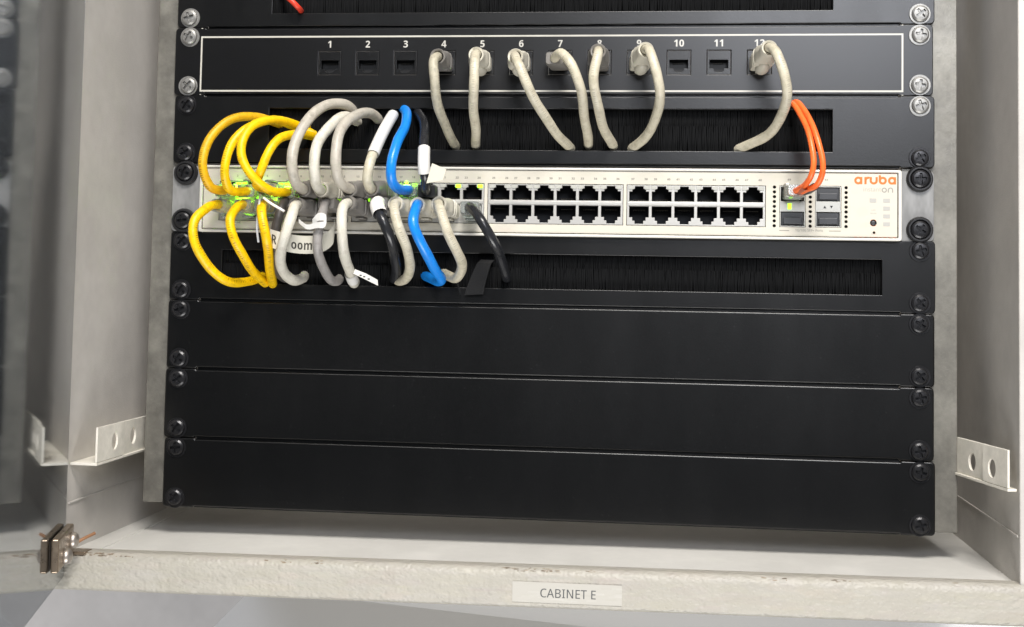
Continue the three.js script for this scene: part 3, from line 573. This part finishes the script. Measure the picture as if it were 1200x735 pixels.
{
  const t = cable({ label: 'dark grey cable half hidden behind the yellow ones, with a wrapped room label', A: dn(3), B: [-160, -114.6, 18], kind: 'plain', boot: B.smoke, latch: -1, r: 2.9, mat: J.darkgrey, path: [[-159.6, -119.6, 28], [-161.5, -129.3, 30], [-163.3, -144.1, 26], [-164.3, -158.8, 14], [-163.4, -162.9, 0], [-163.5, -161.5, -20]] });
  // label strip curling from the cable round behind its neighbours
  const pts = [[-164.6, -138.5, 33], [-158.7, -140.1, 34.5], [-149.7, -141.9, 30], [-142.1, -142.1, 24], [-135, -140.7, 18], [-129.6, -135.6, 14], [-128.9, -130.2, 13]].map(V), c = new THREE.CatmullRomCurve3(pts), pos = [], uv = [], idx = [], n = 40, h = 5.6 * K;
  for (let i = 0; i <= n; i++) { const p = c.getPointAt(i / n); for (const [f, zz] of [[-1, 0], [1, 0], [1, -.35], [-1, -.35]]) { pos.push(p.x, p.y + f * h, p.z + zz * K); uv.push(i / n, f * .5 + .5); } }
  for (let i = 0; i < n; i++) for (const [a, b] of [[0, 1], [1, 2], [2, 3], [3, 0]]) { const q = i * 4; idx.push(q + a, q + 4 + a, q + b, q + b, q + 4 + a, q + 4 + b); }
  const g = new THREE.BufferGeometry(); g.setAttribute('position', new THREE.Float32BufferAttribute(pos, 3)); g.setAttribute('uv', new THREE.Float32BufferAttribute(uv, 2)); g.setIndex(idx); g.computeVertexNormals();
  const map = canvasTex(320, 64, (x, w, hh) => { x.fillStyle = '#c6c3b6'; x.fillRect(0, 0, w, hh); x.fillStyle = '#3a3833'; x.font = 'bold 44px sans-serif'; x.textBaseline = 'middle'; x.fillText('R', 6, 32); x.fillText('oom', w * .285, 34); });
  part(t, 'room_label', toCreasedNormals(g.toNonIndexed(), .8), std([1, 1, 1], .5, 0, { map, side: THREE.DoubleSide }), 'white curled strip printed in black');
}
cable({ label: 'white cable from the fifth lower port hooking right at its foot', A: dn(4), B: [-148.7, -117.6, 32], boot: B.smoke, latch: -1, r: 3.3, mat: J.white, path: [[-147.2, -123.7, 44], [-150.5, -136.9, 48], [-155.2, -149.7, 40], [-156.9, -159.9, 26], [-154.2, -164.5, 14], [-152.1, -162.7, 0], [-153.3, -159.9, -8], [-157.3, -158.1, -20]] });
{
  const t = cable({ label: 'mid grey cable with a crumpled white tie label near its plug', A: dn(5), B: [-133, -115.6, 20], kind: 'plain', boot: B.smoke, latch: -1, r: 3.0, mat: J.grey, path: [[-131.9, -120.5, 30], [-132.7, -129.3, 36], [-133.5, -141.4, 36], [-133.1, -154.2, 26], [-131.1, -163, 12], [-129.1, -163.9, -2], [-130.1, -160, -10], [-133.2, -157.7, -20]] });
  const w = [[-135.9, -129.5, 40], [-131, -125.5, 43], [-126.9, -126.4, 42], [-127.9, -130.1, 42], [-132.4, -130.7, 43], [-138.5, -131.8, 42], [-144.5, -128.1, 40]];
  const c = new THREE.CatmullRomCurve3(w.map(V)), pos = [], idx = [], uv = [], n = 50;
  for (let i = 0; i <= n; i++) { const p = c.getPointAt(i / n), q = (2.6 * (1 - .55 * i / n)) * K; for (const [dy, dz] of [[-q, 0], [q, .0004], [q, -.0002], [-q, -.0006]]) { pos.push(p.x, p.y + dy, p.z + dz); uv.push(i / n, dy > 0 ? 1 : 0); } }
  for (let i = 0; i < n; i++) for (const [a, b] of [[0, 1], [1, 2], [2, 3], [3, 0]]) { const q = i * 4; idx.push(q + a, q + 4 + a, q + b, q + b, q + 4 + a, q + 4 + b); }
  const g = new THREE.BufferGeometry(); g.setAttribute('position', new THREE.Float32BufferAttribute(pos, 3)); g.setAttribute('uv', new THREE.Float32BufferAttribute(uv, 2)); g.setIndex(idx); g.computeVertexNormals();
  part(t, 'tie_label', toCreasedNormals(g.toNonIndexed(), .8), std([.64, .63, .60], .5, 0, { side: THREE.DoubleSide }), 'crumpled white paper label tied round the cable');
}
{
  const t = cable({ label: 'white cable ending at a white collar with a small paper tag', A: dn(6), B: [-116.4, -116.2, 32], boot: B.smoke, latch: -1, r: 3.2, mat: J.white, path: [[-116.7, -121.7, 43], [-116.2, -133.8, 46], [-115.7, -148, 38], [-116, -160.2, 20], [-116.6, -165.4, 8], [-119.4, -164.3, -6], [-122.8, -162, -20]], sleeves: [[.62, .70, 3.7, M.whiteLabel]] });
  const g = extrude(shapeOf([[0, -.4], [7, -3.6], [15.5, -7.6], [15.2, -4.0], [8, -.2], [1, 2.4]]), 0, .4, .1); const p = [-113, -159.2, 26]; g.rotateY(.15); g.translate(p[0] * K, p[1] * K, p[2] * K);
  part(t, 'paper_tag', g, std([.62, .61, .57], .55), 'small white paper tag');
  const m = [[4, -1.2], [6.2, -2], [9, -3.4]].map(([x, y]) => { const q = box(x, x + 1.3, y - .5, y + .2, .42, .6, 0); q.rotateY(.15); q.translate(p[0] * K, p[1] * K, p[2] * K); return q; });
  part(t, 'tag_print', merge(m), M.dark);
}
cable({ label: 'black cable with a white boot collar under the upper white plugs', A: dn(7), B: [-97.5, -115.8, 28], kind: 'plain', boot: B.smoke, latch: -1, r: 3.2, mat: J.black, path: [[-96.7, -118.4, 36], [-90.5, -129.2, 44], [-86.7, -141.3, 38], [-87.1, -152.3, 22], [-91.6, -161.7, 2], [-95.4, -163.8, -14]], sleeves: [[.10, .24, 4.6, B.white]] });
cable({ label: 'cream cable right beside the white collared black one, hooking left', A: dn(8), B: [-86.4, -116.4, 32], latch: -1, r: 3.1, mat: J.cream, path: [[-84.1, -121.8, 43], [-80.6, -132.3, 46], [-77.2, -144.8, 38], [-77.2, -154.4, 26], [-82, -161.1, 14], [-88.8, -163.3, 2], [-93.5, -161, -10], [-96.1, -159.3, -20]] });
cable({ label: 'bright blue cable hanging below the switch and turning back left', A: dn(9), B: [-73.8, -116.4, 26], boot: B.cream, latch: -1, r: 3.2, mat: J.blue, path: [[-72.6, -121.5, 40], [-71.8, -129.1, 46], [-67.6, -141.7, 42], [-62.1, -154.2, 30], [-59.2, -161.8, 18], [-62.7, -163.4, 10], [-70.9, -160.7, -2], [-77.2, -158.5, -12], [-80.9, -157.9, -20]] });
cable({ label: 'cream cable between the lower blue and black ones with a square elbow', A: dn(10), B: [-59.4, -116.1, 32], latch: -1, r: 3.1, mat: J.cream, path: [[-56.4, -121, 43], [-52, -131.9, 46], [-46.8, -144.8, 38], [-45.3, -153.8, 26], [-49.4, -160.6, 16], [-56.7, -160, 4], [-63.1, -157.8, -8], [-68.5, -157.1, -20]] });
cable({ label: 'black cable from a clear plug at the right end of the lower plugs', A: dn(11), B: [-42.5, -117.1, 18], ...clear, latch: -1, r: 3.1, mat: J.black, path: [[-37.8, -119.8, 28], [-31.3, -127.5, 36], [-24.8, -140.2, 32], [-21.3, -151.1, 16], [-21.1, -159.9, -2], [-22.1, -163.6, -16]] });
/* orange fibre pair */
{
  const A = [155.8, -105.8, 1], t = thing('fibre_cable', 'orange twin fibre cable looping up from the right end of the switch', 'cable', A);
  const e = [157.6, -104.4, 22];
  part(t, 'connector', boot([155.8, -105.8, -2], [e[0] - 1, e[1], 18], [[0, .1, .1, 2], [0, 5.6, 3.8, 8], [.8, 5.6, 3.8, 8], [1, 4.6, 3.2, 5], [1, .1, .1, 2]]), B.clear);
  part(t, 'connector_clip', box(150.5, 153.5, -107.5, -99.6, 3, 12, .6), M.sfpCage);
  part(t, 'fibre', tube([[155.4, -105.3, 14], [157.6, -104.4, 22], [160.7, -102, 30], [163.4, -96.9, 36], [164.6, -89.5, 38], [163.1, -76.5, 34], [159.4, -61.1, 22], [154.9, -50, 6], [151.1, -51.7, -8], [149.6, -56.5, -20]], 1.75), J.orange);
  part(t, 'fibre', tube([[159.5, -105.8, 14], [162.4, -104.5, 24], [166.9, -102.6, 32], [169.3, -96.9, 36], [169.6, -89.5, 38], [167, -74.9, 34], [162.4, -59.6, 22], [158, -49.4, 6], [154.8, -50, -8], [153.9, -54.3, -20]], 1.75), J.orange);
  part(t, 'strain_relief', tube([[156.5, -105.2, 13], [158.3, -104.8, 20], [160.9, -102.8, 28]], 2.3), std([.42, .10, .05], .45));
  part(t, 'strain_relief', tube([[160.6, -105.7, 13], [163.2, -104.8, 21], [166.3, -103.4, 29]], 2.3), std([.05, .05, .05], .4));
}
/* red lead at the top edge */
{
  const t = thing('red_lead', 'thin red lead poking out of the brush panel at the top edge', 'cable', [-165, 20, 4]);
  part(t, 'lead', tube([[-181.3, 31, -16], [-169.9, 21.6, 2], [-162.2, 15.2, 10], [-158.2, 11.2, 8], [-159.9, 11.9, -8], [-162.1, 12.9, -20]], 1.8), J.red);
}
/* loose tie tails and a strap */
{
  const t = thing('cable_tie', 'thin clear cable tie tail hanging beside the left yellow cables', 'cable tie', [-171.8, -123.3, 34]);
  part(t, 'tail', tube([[-172.4, -111.4, 30], [-171.3, -120.8, 36], [-171.4, -131.5, 38], [-170.7, -141.4, 36]], .7), M.tie);
  const u = thing('cable_tie', 'short white cable tie tail lying slanted between yellow and white plugs', 'cable tie', [-161, -119.6, 36]);
  part(u, 'tail', tube([[-168.9, -113.8, 34], [-161.5, -118.2, 38], [-154.4, -122.3, 38]], .8), B.white);
}
{
  const t = thing('hook_strap', 'black hook and loop strap hanging from the lower brush panel', 'strap', [-39.4, -157.6, 4]);
  const a = [-37.4, -148.4, 4], b = [-29.1, -148.9, 5], c = [-34.6, -170.9, 5], d = [-46.7, -171.7, 4], n = 8, pos = [], uv = [], idx = [];
  for (let i = 0; i <= n; i++) { const s = i / n, l = [0, 1, 2].map(k => a[k] + (d[k] - a[k]) * s), r = [0, 1, 2].map(k => b[k] + (c[k] - b[k]) * s), z = Math.sin(s * Math.PI) * 4 - (s < .05 ? 10 : 0); for (const q of [[...l, 0], [...r, 0], [...r, -1.6], [...l, -1.6]]) { pos.push(q[0] * K, q[1] * K, (q[2] + z + q[3]) * K); uv.push(q[0] * K * 8, q[1] * K * 8); } }
  for (let i = 0; i < n; i++) for (const [p, q] of [[0, 1], [1, 2], [2, 3], [3, 0]]) { const o = i * 4; idx.push(o + p, o + 4 + p, o + q, o + q, o + 4 + p, o + 4 + q); }
  const e = n * 4; idx.push(e, e + 3, e + 1, e + 1, e + 3, e + 2);
  const g = new THREE.BufferGeometry(); g.setAttribute('position', new THREE.Float32BufferAttribute(pos, 3)); g.setAttribute('uv', new THREE.Float32BufferAttribute(uv, 2)); g.setIndex(idx);
  part(t, 'strap', toCreasedNormals(g.toNonIndexed(), .6), M.velcro);
  part(t, 'strand', tube([[-52.1, -158.8, 2], [-50.3, -165.8, 6], [-48.2, -171.7, 8]], .5), M.velcro);
}
renderer.render(scene, camera);
